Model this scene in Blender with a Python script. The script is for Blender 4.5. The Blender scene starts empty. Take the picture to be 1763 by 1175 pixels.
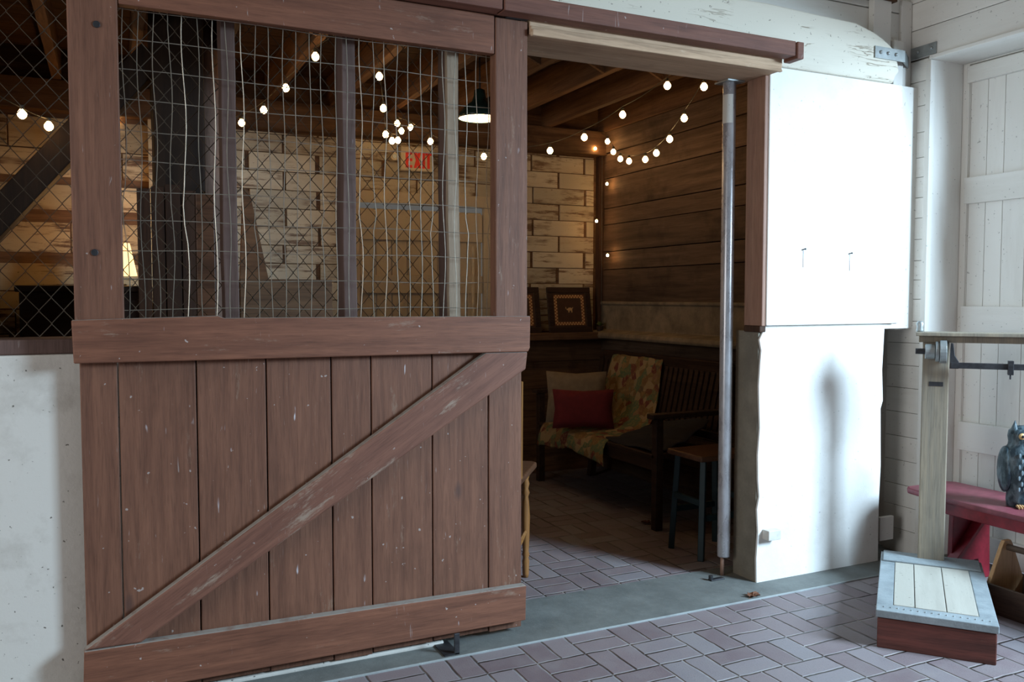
import bpy, math, random
from mathutils import Vector, Matrix
random.seed(7)
sc = bpy.context.scene
COL = sc.collection
PI = math.pi

# ------------------------------------------------------------------ camera
W, H = 1763, 1175
F = 1467.0
YAW, PITCH = math.radians(25.24), math.radians(2.926)
CAM = Vector((0, 0, 1.37))
cy, sy, cp, sp = math.cos(YAW), math.sin(YAW), math.cos(PITCH), math.sin(PITCH)
FWD = Vector((sy*cp, cy*cp, -sp)); RIGHT = Vector((cy, -sy, 0)); UP = RIGHT.cross(FWD)
cam_d = bpy.data.cameras.new('camera'); cam = bpy.data.objects.new('camera', cam_d); COL.objects.link(cam)
cam_d.sensor_width = 36; cam_d.lens = 36*F/W; cam_d.clip_start = .02
cam.matrix_world = Matrix(((RIGHT.x, UP.x, -FWD.x, CAM.x), (RIGHT.y, UP.y, -FWD.y, CAM.y), (RIGHT.z, UP.z, -FWD.z, CAM.z), (0, 0, 0, 1)))
sc.camera = cam


def ray(x, y):
    return (x-W/2)/F*RIGHT - (y-H/2)/F*UP + FWD


def at(x, y, ax, v):
    """measured point of the photograph on the plane where coordinate ax has value v"""
    d = ray(x, y)
    return CAM + d*((v-CAM[ax])/d[ax])


def atd(x, y, dep):
    return CAM + ray(x, y)*dep


# ------------------------------------------------------------------ materials
class NT:
    def __init__(s, name):
        s.m = bpy.data.materials.new(name); s.m.use_nodes = True
        s.t = s.m.node_tree; s.t.nodes.clear()
        s.out = s.n('ShaderNodeOutputMaterial'); s.b = s.n('ShaderNodeBsdfPrincipled')
        s.t.links.new(s.b.outputs[0], s.out.inputs[0])

    def n(s, t, **k):
        x = s.t.nodes.new(t)
        for a, v in k.items(): setattr(x, a, v)
        return x

    def set(s, sock, v):
        if isinstance(v, bpy.types.NodeSocket): s.t.links.new(v, sock)
        elif v is not None:
            if isinstance(v, (tuple, list)) and len(v) == 3 and sock.type == 'RGBA': v = (*v, 1)
            sock.default_value = v

    def math(s, op, a, b=None, c=None, clamp=False):
        x = s.n('ShaderNodeMath', operation=op, use_clamp=clamp)
        s.set(x.inputs[0], a); s.set(x.inputs[1], b)
        if c is not None: s.set(x.inputs[2], c)
        return x.outputs[0]

    def mix(s, f, a, b, mode='MIX'):
        x = s.n('ShaderNodeMix', data_type='RGBA', blend_type=mode)
        s.set(x.inputs[0], f); s.set(x.inputs[6], a); s.set(x.inputs[7], b)
        return x.outputs[2]

    def noise(s, vec, scale, detail=4, rough=.55, dist=0):
        x = s.n('ShaderNodeTexNoise'); s.set(x.inputs['Vector'], vec)
        x.inputs['Scale'].default_value = scale; x.inputs['Detail'].default_value = detail
        x.inputs['Roughness'].default_value = rough; x.inputs['Distortion'].default_value = dist
        return x.outputs['Fac']

    def rng(s, v, a, b, c=0, d=1):
        x = s.n('ShaderNodeMapRange'); s.set(x.inputs[0], v)
        for i, q in enumerate((a, b, c, d)): x.inputs[i+1].default_value = q
        return x.outputs[0]

    def mapv(s, vec, scale=(1, 1, 1), loc=(0, 0, 0)):
        x = s.n('ShaderNodeMapping'); s.set(x.inputs[0], vec)
        x.inputs['Scale'].default_value = scale; x.inputs['Location'].default_value = loc
        return x.outputs[0]

    def obj(s): return s.n('ShaderNodeTexCoord').outputs['Object']

    def isl(s): return s.n('ShaderNodeNewGeometry').outputs['Random Per Island']

    def bump(s, h, strength=.3, dist=.004):
        x = s.n('ShaderNodeBump'); s.set(x.inputs['Height'], h)
        x.inputs['Strength'].default_value = strength; x.inputs['Distance'].default_value = dist
        s.t.links.new(x.outputs[0], s.b.inputs['Normal'])

    def fin(s, col, rough=.6, metal=0, spec=.4):
        s.set(s.b.inputs['Base Color'], col); s.set(s.b.inputs['Roughness'], rough)
        s.b.inputs['Metallic'].default_value = metal; s.b.inputs['Specular IOR Level'].default_value = spec
        return s.m


def shifted(t, vec, amt=7.0):
    r = t.isl()
    c = t.n('ShaderNodeCombineXYZ')
    t.set(c.inputs[0], t.math('MULTIPLY', r, amt)); t.set(c.inputs[1], t.math('MULTIPLY', r, amt*1.7)); t.set(c.inputs[2], t.math('MULTIPLY', r, amt*2.3))
    a = t.n('ShaderNodeVectorMath', operation='ADD'); t.set(a.inputs[0], vec); t.set(a.inputs[1], c.outputs[0])
    return a.outputs[0], r


def wood(name, light, dark, axis='z', gs=1.0, rough=.6, var=.25, wear=None, wearamt=0.0, drips=0.0, knots=0.0, spec=.3, grime=.35, dust=0.0, rot=0.0):
    t = NT(name)
    oc = t.obj()
    if rot:
        mp = t.n('ShaderNodeMapping'); t.set(mp.inputs[0], oc); mp.inputs['Rotation'].default_value = (0, rot, 0); oc = mp.outputs[0]
    v, r = shifted(t, oc)
    k = {'x': (.06, 1, 1), 'y': (1, .06, 1), 'z': (1, 1, .06)}[axis]
    vs = t.mapv(v, k)
    g = t.noise(vs, 28*gs, 6, .65, .4)
    c = t.mix(t.rng(g, .3, .7), dark, light)
    fine = t.noise(vs, 140*gs, 3, .6)
    c = t.mix(t.rng(fine, .5, .75, 0, .45), c, tuple(x*.45 for x in dark))
    big = t.noise(v, 3.2, 5, .6)
    c = t.mix(t.rng(big, .52, .72, 0, grime), c, tuple(x*.5 for x in dark))
    if wear:
        w = t.noise(t.mapv(v, tuple(.22 if q < 1 else 1 for q in k)), 16, 8, .75)
        c = t.mix(t.rng(w, .62-wearamt*.3, .70-wearamt*.25, 0, .85), c, wear)
    if knots:
        vo = t.n('ShaderNodeTexVoronoi'); t.set(vo.inputs['Vector'], t.mapv(v, tuple(.45 if q < 1 else 1 for q in k))); vo.inputs['Scale'].default_value = 3.1
        c = t.mix(t.rng(vo.outputs['Distance'], .03, .075, knots, 0), c, (.035, .03, .035))
    if drips:
        d = t.noise(t.mapv(t.obj(), (1, 1, .22)), 34, 2, .5)
        m = t.math('MULTIPLY', t.rng(d, .73, .76), t.rng(t.noise(t.obj(), 5, 2), .48, .56, 0, drips))
        c = t.mix(m, c, (.62, .58, .6))
        d2 = t.noise(t.mapv(t.obj(), (1, 1, .10), (3, 1, 5)), 85, 3, .6, .6)
        m2 = t.math('MULTIPLY', t.rng(d2, .69, .73, 0, .6), t.rng(t.noise(t.mapv(t.obj(), (1, 1, 1), (2, 7, 1)), 6, 3), .42, .55, 0, drips))
        c = t.mix(m2, c, (.42, .36, .34))
        d3 = t.noise(t.obj(), 48, 2, .5)
        c = t.mix(t.rng(d3, .745, .765, 0, drips*.7), c, (.5, .45, .42))
    if dust:                                                    # settled dust lies on ledges only
        ge = t.n('ShaderNodeNewGeometry'); sx = t.n('ShaderNodeSeparateXYZ'); t.set(sx.inputs[0], ge.outputs['True Normal'])
        dn = t.noise(t.obj(), 30, 4, .6)
        c = t.mix(t.math('MULTIPLY', t.rng(sx.outputs[2], .45, .8, 0, dust), t.rng(dn, .3, .5, .5, 1)), c, (.34, .33, .30))
    h = t.n('ShaderNodeHueSaturation'); t.set(h.inputs['Color'], c); t.set(h.inputs['Value'], t.rng(r, 0, 1, 1-var, 1+var))
    t.bump(t.math('ADD', g, t.math('MULTIPLY', fine, .6)), .35, .003)
    return t.fin(h.outputs[0], rough, 0, spec)


def paint(name, col, dirt=(.35, .3, .24), amt=.3, rough=.55, specks=.5, axis=None, var=.05, chips=0.0, cracks=0.0):
    t = NT(name)
    v, r = shifted(t, t.obj(), 3)
    k = {'x': (.12, 1, 1), 'y': (1, .12, 1), 'z': (1, 1, .12), None: (1, 1, 1)}[axis]
    vs = t.mapv(v, k)
    n1 = t.noise(vs, 5, 7, .65)
    c = t.mix(t.rng(n1, .5, .8, 0, amt), col, dirt)
    n2 = t.noise(v, 60, 2, .5)
    c = t.mix(t.rng(n2, .69, .73, 0, specks), c, tuple(x*.35 for x in dirt))
    if chips:
        n3 = t.noise(vs, 22, 8, .75)
        n4 = t.noise(v, 2.5, 3, .6)
        m = t.math('MULTIPLY', t.rng(n3, .5, .58), t.rng(n4, .40, .53, 0, chips), clamp=True)
        c = t.mix(m, c, (.13, .065, .03))
    h = t.n('ShaderNodeHueSaturation'); t.set(h.inputs['Color'], c); t.set(h.inputs['Value'], t.rng(r, 0, 1, 1-var, 1+var))
    if cracks:
        cn = t.noise(t.mapv(v, (.10, 1, 1)), 16, 4, .6, .3)
        cr = t.math('MULTIPLY', t.rng(t.math('ABSOLUTE', t.math('SUBTRACT', cn, .5)), .004, .012, 1, 0), t.rng(t.noise(v, 3, 2), .45, .6, 0, cracks), clamp=True)
        h2 = t.mix(cr, h.outputs[0], (.28, .22, .15)); t.bump(t.math('SUBTRACT', n1, cr), .5, .006)
        return t.fin(h2, rough)
    t.bump(t.math('ADD', t.noise(vs, 70, 4, .6), t.math('MULTIPLY', n1, 2)), .25, .003)
    return t.fin(h.outputs[0], rough)


def plain(name, col, rough=.6, metal=0, var=.12, spec=.4, scale=25):
    t = NT(name)
    n = t.noise(t.obj(), scale, 5, .6)
    c = t.mix(t.rng(n, .35, .7), tuple(x*(1-var) for x in col), tuple(min(1, x*(1+var)) for x in col))
    t.bump(n, .12, .002)
    return t.fin(c, rough, metal, spec)


def glow(name, col, strength, base=(.9, .85, .7)):
    t = NT(name)
    t.set(t.b.inputs['Emission Color'], col); t.b.inputs['Emission Strength'].default_value = strength
    return t.fin(base, .4)


def pavers(name, x0, y0, tint=(1, 1, 1)):
    S = .2035
    t = NT(name)
    o = t.n('ShaderNodeSeparateXYZ'); t.set(o.inputs[0], t.obj())
    wob = t.math('MULTIPLY', t.math('SUBTRACT', t.noise(t.obj(), 9, 2), .5), .012)
    X = t.math('DIVIDE', t.math('ADD', t.math('SUBTRACT', o.outputs[0], x0), wob), S)
    Y = t.math('DIVIDE', t.math('ADD', t.math('SUBTRACT', o.outputs[1], y0), wob), S)
    ix, iy = t.math('FLOOR', X), t.math('FLOOR', Y)
    u, v = t.math('FRACT', X), t.math('FRACT', Y)
    par = t.math('MODULO', t.math('ABSOLUTE', t.math('ADD', ix, iy)), 2.0)      # 1: long along y
    def lerp(f, a, b): return t.math('ADD', t.math('MULTIPLY', f, a), t.math('MULTIPLY', t.math('SUBTRACT', 1.0, f), b))
    a = lerp(par, u, v); b = lerp(par, v, u)
    a2 = t.math('MULTIPLY', a, 2.0); half = t.math('FLOOR', a2)
    da = t.math('MULTIPLY', t.math('PINGPONG', a2, .5), .5*S)      # 0 at joints
    fa = t.math('FRACT', a2)
    da = t.math('MULTIPLY', t.math('MINIMUM', fa, t.math('SUBTRACT', 1.0, fa)), .5*S)
    db = t.math('MULTIPLY', t.math('MINIMUM', b, t.math('SUBTRACT', 1.0, b)), S)
    d = t.math('MINIMUM', da, db)
    cmb = t.n('ShaderNodeCombineXYZ'); t.set(cmb.inputs[0], ix); t.set(cmb.inputs[1], iy); t.set(cmb.inputs[2], half)
    wn = t.n('ShaderNodeTexWhiteNoise'); t.set(wn.inputs['Vector'], cmb.outputs[0])
    base = t.mix(t.rng(wn.outputs['Value'], 0, 1), (.175*tint[0], .135*tint[1], .145*tint[2]), (.26*tint[0], .215*tint[1], .225*tint[2]))
    base = t.mix(t.rng(wn.outputs['Value'], .55, .95, 0, .5), base, (.21, .215, .235))
    blot = t.noise(t.obj(), 7, 6, .65)
    base = t.mix(t.rng(blot, .4, .75, 0, .45), base, (.27, .25, .245))
    sp = t.noise(t.obj(), 160, 2, .5)
    base = t.mix(t.rng(sp, .62, .75, 0, .35), base, (.06, .045, .045))
    jn = t.noise(t.obj(), 4, 4, .6)
    joint = t.mix(t.rng(jn, .4, .62), (.06, .05, .045), (.34, .32, .30))
    m = t.rng(d, .0018, .0042, 1, 0)
    c = t.mix(m, base, joint)
    hgt = t.math('ADD', t.rng(d, .001, .007), t.math('MULTIPLY', sp, .12))
    t.bump(t.math('ADD', hgt, t.math('MULTIPLY', wn.outputs['Value'], .35)), .9, .008)
    return t.fin(c, t.rng(blot, .3, .7, .45, .7), 0, .35)


def concrete(name, col, dark, rough=.75, green=0.0):
    t = NT(name)
    n = t.noise(t.obj(), 6, 8, .7); n2 = t.noise(t.obj(), 1.7, 4, .6); n3 = t.noise(t.obj(), 90, 3, .6)
    c = t.mix(t.rng(n, .35, .7), dark, col)
    c = t.mix(t.rng(n2, .45, .7, 0, .4), c, tuple(x*.75 for x in dark))
    c = t.mix(t.rng(n3, .66, .74, 0, .5), c, tuple(min(1, x*1.6) for x in col))
    t.bump(t.math('ADD', n, t.math('MULTIPLY', n3, .4)), .4, .006)
    return t.fin(c, rough)


M = {}
M['door'] = wood('door_red_brown', (.235, .108, .066), (.135, .060, .038), 'z', 1.5, .6, .16, wear=(.26, .17, .12), wearamt=.05, drips=.9, knots=.7, dust=.8)
M['door_x'] = wood('door_rail_red_brown', (.25, .105, .062), (.145, .060, .037), 'x', 1.5, .58, .06, wear=(.28, .19, .14), wearamt=.05, drips=1.0, knots=.8, dust=.9)
M['brace'] = wood('door_brace_red_brown', (.235, .106, .070), (.145, .063, .043), 'x', 1.5, .58, .06, wear=(.33, .25, .19), wearamt=.14, drips=.6, knots=.8, dust=.9, rot=math.radians(34))
M['stud'] = wood('stud_brown_paint', (.16, .10, .085), (.095, .058, .048), 'z', 1, .6, .12, drips=.4)
M['lath'] = wood('bare_lath', (.42, .33, .24), (.26, .19, .13), 'z', 1, .7, .1, knots=.8)
M['track'] = wood('track_brown', (.23, .10, .068), (.13, .055, .04), 'x', 1, .6, .08, drips=.9)
M['header'] = wood('weathered_header', (.68, .48, .32), (.46, .31, .20), 'x', .8, .75, .10, wear=(.7, .58, .42), wearamt=.05)
M['jamb'] = wood('jamb_brown', (.34, .20, .14), (.26, .14, .10), 'z', 1, .55, .05)
M['white'] = paint('white_paint', (.80, .79, .76), (.45, .40, .34), .35, specks=.35)
M['white_h'] = paint('white_boards_horizontal', (.76, .745, .70), (.42, .38, .32), .4, specks=.4, axis='y', var=.05)
M['white_x'] = paint('white_boards_along', (.72, .71, .66), (.40, .34, .27), .45, specks=.4, axis='x', var=.06)
M['white_v'] = paint('white_boards_vertical', (.76, .745, .70), (.42, .38, .32), .4, specks=.5, axis='z', var=.05)
M['white_dusty'] = paint('white_paint_dusty', (.66, .64, .59), (.20, .17, .13), .5, specks=.9)
M['beam_white'] = paint('hewn_beam_white', (.72, .68, .57), (.38, .30, .2), .5, specks=.6, axis='x', cracks=.8)
M['wash'] = paint('whitewashed_boards', (.51, .44, .32), (.34, .23, .12), .65, specks=.5, axis='x', var=.18, chips=.9)
M['wash_old'] = paint('old_whitewashed_boards', (.52, .40, .24), (.26, .14, .06), .8, specks=.7, axis='x', var=.22, chips=1.0)
M['barn_y'] = wood('old_barn_boards', (.17, .105, .065), (.06, .034, .02), 'y', .7, .75, .3, knots=.4, grime=.7)
M['barn_x'] = wood('old_barn_boards_across', (.20, .105, .052), (.07, .033, .016), 'x', .7, .75, .3, knots=.4, grime=.7)
M['barn_z'] = wood('old_barn_timber', (.085, .040, .022), (.03, .014, .008), 'z', .7, .75, .25, grime=.6)
M['barn_dark'] = wood('dark_barn_timber', (.040, .020, .010), (.014, .007, .004), 'z', .7, .75, .2)
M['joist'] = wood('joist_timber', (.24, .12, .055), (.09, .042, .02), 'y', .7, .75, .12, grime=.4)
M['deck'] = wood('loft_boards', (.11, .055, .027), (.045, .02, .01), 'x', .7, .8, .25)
M['pinkwood'] = wood('pink_brown_board', (.30, .19, .14), (.17, .10, .075), 'z', .8, .7, .1)
M['slab'] = concrete('grey_slab', (.20, .215, .205), (.125, .135, .13))
M['edge_grey'] = concrete('pale_slab_edge', (.38, .42, .42), (.26, .28, .28))
M['dusty'] = concrete('dusty_edge', (.23, .22, .18), (.12, .105, .085))
M['jamb_c'] = concrete('jamb_concrete', (.25, .225, .175), (.16, .14, .11))
M['ledge_c'] = concrete('ledge_concrete', (.30, .23, .15), (.13, .10, .065))
M['paver'] = pavers('brick_pavers', .198, .1395)
M['paver_in'] = pavers('brick_pavers_inside', .1485, .174)
M['wire'] = plain('galvanised_wire', (.36, .32, .26), .45, .7, .2)
M['chain'] = plain('rusty_chain_link', (.12, .095, .07), .5, .6, .3)
M['steel'] = plain('galvanised_strap', (.36, .39, .39), .45, .6, .15)
M['iron'] = plain('dark_iron', (.06, .06, .065), .45, .6, .3)
M['cord'] = plain('black_cord', (.05, .045, .03), .5)
M['bulb'] = glow('warm_bulb', (1, .60, .24, 1), 24)
M['minibulb'] = glow('warm_mini_bulb', (1, .55, .20, 1), 95)
M['shade_lit'] = glow('lit_linen_shade', (1, .58, .22, 1), 2.6)
M['lamp_inner'] = glow('lit_enamel_inside', (1, .72, .4, 1), 5)
M['enamel'] = plain('dark_green_enamel', (.012, .03, .026), .25, 0, .1)
M['cream'] = paint('cream_door_paint', (.56, .46, .32), (.35, .24, .13), .35, specks=.3, axis='z')
M['cream_plain'] = plain('cream_plastic', (.62, .52, .36), .5)
M['exit_red'] = plain('red_letters', (.85, .05, .03), .5)
M['frame'] = wood('dark_frame_wood', (.05, .028, .02), (.02, .012, .009), 'x', 1, .4, .1)
M['mat'] = plain('dark_picture_ground', (.06, .03, .018), .5)
M['gold'] = plain('inlay_gold', (.55, .35, .15), .45)
M['rust_inlay'] = plain('inlay_rust', (.22, .07, .03), .5)
M['bench'] = wood('dark_bench_wood', (.065, .035, .022), (.024, .013, .009), 'y', 1, .45, .15)
M['red_cloth'] = plain('red_cloth', (.12, .008, .010), .85, 0, .15)
M['linen'] = plain('beige_linen', (.20, .145, .09), .9)
M['black_cloth'] = plain('black_cloth', (.02, .018, .02), .95)
M['teal'] = plain('dark_teal_paint', (.012, .03, .035), .5)
M['varnish'] = wood('honey_varnish', (.36, .17, .055), (.20, .085, .025), 'z', 1.2, .3, .05, spec=.5)
M['seatwood'] = wood('brown_seat', (.14, .065, .035), (.06, .028, .016), 'x', 1, .35, .05)
M['red_paint'] = plain('worn_red_paint', (.19, .012, .022), .42, 0, .25)
M['red_dusty'] = plain('faded_red_seat', (.19, .05, .065), .4, 0, .2)
M['tan'] = wood('tan_wood', (.52, .32, .16), (.36, .2, .09), 'z', 1, .6, .05)
M['brownbox'] = wood('brown_tote_side', (.10, .066, .045), (.055, .035, .024), 'y', 1, .6, .05)
M['scale_side'] = wood('scale_side_stained', (.20, .065, .05), (.07, .03, .025), 'y', 1.2, .5, .05, wear=(.2, .15, .11), wearamt=-.01)
M['scale_metal'] = concrete('scale_frame_zinc', (.36, .41, .43), (.2, .235, .25), .5)
M['scale_top'] = paint('scale_deck_white', (.44, .425, .37), (.22, .2, .17), .6, specks=.5, axis='x', var=.07)
M['postwood'] = wood('scale_post_greyed', (.34, .28, .20), (.21, .19, .155), 'z', 1, .6, .03)
M['owl'] = None
M['feather'] = plain('pale_feather', (.13, .17, .19), .5)
M['leaf'] = plain('dead_leaf', (.15, .06, .03), .8)
M['plant'] = plain('green_leaves', (.10, .13, .03), .7)
M['label'] = paint('paper_label', (.62, .6, .55), (.2, .2, .2), .2, specks=.9)

# steel pole: dull brown-black gloss pipe
t = NT('gloss_pipe')
n = t.noise(t.mapv(t.obj(), (1, 1, .4)), 14, 6, .7)
M['pipe'] = t.fin(t.mix(t.rng(n, .35, .65), (.34, .32, .33), (.52, .52, .54)), t.rng(n, .3, .7, .22, .36), .35, .6)

# quilt patchwork
t = NT('patchwork_quilt')
vo = t.n('ShaderNodeTexVoronoi'); t.set(vo.inputs['Vector'], t.obj()); vo.inputs['Scale'].default_value = 20
hs = t.n('ShaderNodeSeparateColor'); t.set(hs.inputs[0], vo.outputs['Color'])
c = t.mix(t.rng(hs.outputs[0], .3, .45), (.14, .035, .025), (.19, .11, .04))
c = t.mix(t.rng(hs.outputs[1], .55, .7), c, (.10, .13, .06))
c = t.mix(t.rng(hs.outputs[2], .7, .8), c, (.30, .21, .10))
pt = t.noise(t.obj(), 45, 4, .7)
c = t.mix(t.rng(pt, .5, .62, 0, .65), c, (.30, .18, .06))
t.bump(pt, .4, .004)
M['quilt'] = t.fin(c, .9)

# owl: mottled blue-black
t = NT('mottled_owl')
n = t.noise(t.mapv(t.obj(), (1, 1, .5)), 38, 5, .6)
M['owl'] = t.fin(t.mix(t.rng(n, .45, .62), (.016, .032, .042), (.09, .13, .15)), .4)
t.bump(n, .6, .006)


# ------------------------------------------------------------------ mesh building
WMX = {}


class MB:
    def __init__(s): s.v = []; s.f = []

    def add(s, vs, fs, mx=None):
        o = len(s.v)
        for p in vs:
            p = Vector(p)
            s.v.append(mx @ p if mx else p)
        s.f += [tuple(i+o for i in f) for f in fs]
        return s

    def box(s, x0, x1, y0, y1, z0, z1, mx=None):
        if x0 > x1: x0, x1 = x1, x0
        if y0 > y1: y0, y1 = y1, y0
        if z0 > z1: z0, z1 = z1, z0
        return s.add([(x0, y0, z0), (x1, y0, z0), (x1, y1, z0), (x0, y1, z0), (x0, y0, z1), (x1, y0, z1), (x1, y1, z1), (x0, y1, z1)],
                     [(0, 3, 2, 1), (4, 5, 6, 7), (0, 1, 5, 4), (1, 2, 6, 5), (2, 3, 7, 6), (3, 0, 4, 7)], mx)

    def prism(s, poly, axis, a, b, mx=None):
        """poly: list of 2-D points in the remaining two axes (in order)"""
        def P(q, w): return {'x': (w, q[0], q[1]), 'y': (q[0], w, q[1]), 'z': (q[0], q[1], w)}[axis]
        n = len(poly)
        vs = [P(q, a) for q in poly]+[P(q, b) for q in poly]
        fs = [tuple(range(n)), tuple(range(2*n-1, n-1, -1))]+[(i, n+i, n+(i+1) % n, (i+1) % n) for i in range(n)]
        return s.add(vs, fs, mx)

    def bar(s, p, q, w, h, up=(0, 0, 1)):
        """rectangular bar from p to q"""
        p, q = Vector(p), Vector(q); d = (q-p); L = d.length; d.normalize()
        u = Vector(up); a = d.cross(u)
        if a.length < 1e-4: a = d.cross(Vector((0, 1, 0)))
        a.normalize(); b = a.cross(d)
        vs = [p+a*i*w/2+b*j*h/2 for i, j in ((-1, -1), (1, -1), (1, 1), (-1, 1))]+[q+a*i*w/2+b*j*h/2 for i, j in ((-1, -1), (1, -1), (1, 1), (-1, 1))]
        return s.add(vs, [(0, 3, 2, 1), (4, 5, 6, 7), (0, 1, 5, 4), (1, 2, 6, 5), (2, 3, 7, 6), (3, 0, 4, 7)])

    def tube(s, pts, r, n=6, caps=True):
        pts = [Vector(p) for p in pts]; m = len(pts)
        rs = r if isinstance(r, (list, tuple)) else [r]*m
        o = []; prev = None
        for i, p in enumerate(pts):
            d = (pts[min(i+1, m-1)]-pts[max(i-1, 0)]).normalized()
            if prev is None:
                a = d.cross(Vector((0, 0, 1)))
                if a.length < .05: a = d.cross(Vector((1, 0, 0)))
            else: a = prev - d*prev.dot(d)
            a.normalize(); prev = a; b = d.cross(a)
            o += [p+(a*math.cos(2*PI*k/n)+b*math.sin(2*PI*k/n))*rs[i] for k in range(n)]
        fs = [(i*n+k, i*n+(k+1) % n, (i+1)*n+(k+1) % n, (i+1)*n+k) for i in range(m-1) for k in range(n)]
        if caps: fs += [tuple(range(n-1, -1, -1)), tuple((m-1)*n+k for k in range(n))]
        return s.add(o, fs)

    def lathe(s, prof, c=(0, 0, 0), n=16, mx=None, sx=1, sy=1):
        """prof: (radius, z) pairs"""
        vs = []; m = len(prof)
        for r, z in prof:
            vs += [(c[0]+sx*r*math.cos(2*PI*k/n), c[1]+sy*r*math.sin(2*PI*k/n), c[2]+z) for k in range(n)]
        fs = [(i*n+k, i*n+(k+1) % n, (i+1)*n+(k+1) % n, (i+1)*n+k) for i in range(m-1) for k in range(n)]
        fs += [tuple(range(n-1, -1, -1)), tuple((m-1)*n+k for k in range(n))]
        return s.add(vs, fs, mx)

    def ball(s, c, r, n=12, m=8, sc_=(1, 1, 1)):
        prof = [(max(1e-4, math.sin(PI*i/m))*r, -math.cos(PI*i/m)*r*sc_[2]) for i in range(m+1)]
        return s.lathe(prof, c, n, None, sc_[0], sc_[1])

    def build(s, name, mat, parent=None, bevel=0.0, smooth=False, local=False, sub=0, solid=0.0):
        me = bpy.data.meshes.new(name)
        vs = s.v
        if parent is not None and not local:
            inv = WMX[parent.name].inverted(); vs = [inv @ v for v in vs]
        me.from_pydata([tuple(v) for v in vs], [], s.f); me.update()
        me.validate()
        if smooth:
            for p in me.polygons: p.use_smooth = True
        me.materials.append(M[mat] if isinstance(mat, str) else mat)
        o = bpy.data.objects.new(name, me); COL.objects.link(o)
        if parent is not None:
            o.parent = parent; WMX[o.name] = WMX[parent.name]
        else: WMX[o.name] = Matrix.Identity(4)
        if solid:
            q = o.modifiers.new('solid', 'SOLIDIFY'); q.thickness = solid; q.offset = 0
        if bevel:
            q = o.modifiers.new('bevel', 'BEVEL'); q.width = bevel; q.segments = 2; q.limit_method = 'ANGLE'; q.angle_limit = math.radians(40)
        if sub:
            q = o.modifiers.new('subd', 'SUBSURF'); q.levels = sub; q.render_levels = sub
        return o


def tag(o, label=None, cat=None, group=None, kind=None):
    if label: o['label'] = label
    if cat: o['category'] = cat
    if group: o['group'] = group
    if kind: o['kind'] = kind
    return o


def thing(name, label, cat, loc=(0, 0, 0), rotz=0.0, group=None):
    o = bpy.data.objects.new(name, None); COL.objects.link(o)
    o.location = loc; o.rotation_euler = (0, 0, rotz); o.empty_display_size = .1
    WMX[o.name] = Matrix.Translation(loc) @ Matrix.Rotation(rotz, 4, 'Z')
    return tag(o, label, cat, group)


def struct(name, mb, mat, **k):
    return tag(mb.build(name, mat, **k), kind='structure')


def copy_tree(o, parent=None):
    c = o.copy(); COL.objects.link(c)
    if parent is not None: c.parent = parent
    WMX[c.name] = WMX[o.name]
    for ch in list(o.children): copy_tree(ch, c)
    return c


def recenter(o):
    """put the origin of a single-mesh thing at its base"""
    vs = [v.co.copy() for v in o.data.vertices]
    c = Vector(((min(v.x for v in vs)+max(v.x for v in vs))/2, (min(v.y for v in vs)+max(v.y for v in vs))/2, min(v.z for v in vs)))
    for v in o.data.vertices: v.co -= c
    o.location = c; WMX[o.name] = Matrix.Translation(c)
    return o


YW = 3.13        # front face of the stall front wall
XS = 3.57        # stall right wall
YB = 5.90        # stall back wall
XR = 3.80        # aisle right wall
XD = 4.04        # plank door plane in the right wall
ZJ = 2.67        # joist underside

# ------------------------------------------------------------------ floors
struct('floor', MB().box(-5, 6.5, -5, 2.965, -.1, 0), 'paver')
struct('floor_stall', MB().box(-2, 3.7, 3.385, 6.1, -.1, 0), 'paver_in')
slab = MB()
n = 60
pts = [(-5+8.9*i/n, 2.962+random.uniform(-.003, .003)) for i in range(n+1)]
slab.prism(pts+[(3.9, 3.39), (-5, 3.39)], 'z', -.1, .006)
struct('floor_threshold', slab, 'slab')
struct('trim_20', MB().box(-1, 3.7, 2.959, 2.965, -.02, .0075), 'edge_grey', bevel=.002)
# ------------------------------------------------------------------ front wall of the stall (aisle side)
low = MB()
low.box(-5, 1.27, YW, 3.36, 0, 1.185)
struct('wall_front_left', low, 'white_dusty', bevel=.006)
curb = MB(); curb.box(-5, 1.16, 3.085, YW+.002, 0, .022)
struct('trim_2', curb, 'white_dusty', bevel=.008)
# concrete right of the doorway: ragged left edge
cr = MB()
zz = [0, .12, .25, .36, .42, .5, .62, .75, .86, .95, 1.05, 1.12, 1.17, 1.205, 1.225]
rg = [.004, .0, .008, .0, .012, .004, .0, .01, .004, .0, .006, .012, .0, .02, .0]
poly = [(2.765+r, z) for r, z in zip(rg, zz)]+[(3.585, 1.225), (3.575, 1.0), (3.585, .84), (3.57, .8), (3.58, .5), (3.572, .3), (3.575, 0)]
cr.prism(poly, 'y', YW, YW+.012)
struct('wall_front_right', cr, 'white', bevel=.003)
co = MB(); co.box(2.768, 3.575, YW+.012, 3.30, 0, 1.21)
struct('wall_front_right_core', co, 'jamb_c')
pn = MB(); pn.box(2.79, 3.655, YW-.018, YW+.012, 1.238, 2.443)
struct('wall_front_panel', pn, 'white', bevel=.004)
struct('trim_3', MB().box(3.655, 3.685, YW-.002, YW+.02, 1.238, 2.44), 'white_v', bevel=.003)
up = MB(); up.box(2.80, 3.80, YW+.012, 3.26, 1.21, 2.45)
struct('wall_front_upper', up, 'white_v')
# tiny wooden stop nailed low on the white wall
o = MB(); o.box(2.80, 2.875, YW-.045, YW+.001, .215, .262)
tag(recenter(o.build('wall_block', 'white_dusty', bevel=.003)), 'small dusty white block fixed low on the bright white wall', 'wooden block')
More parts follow.
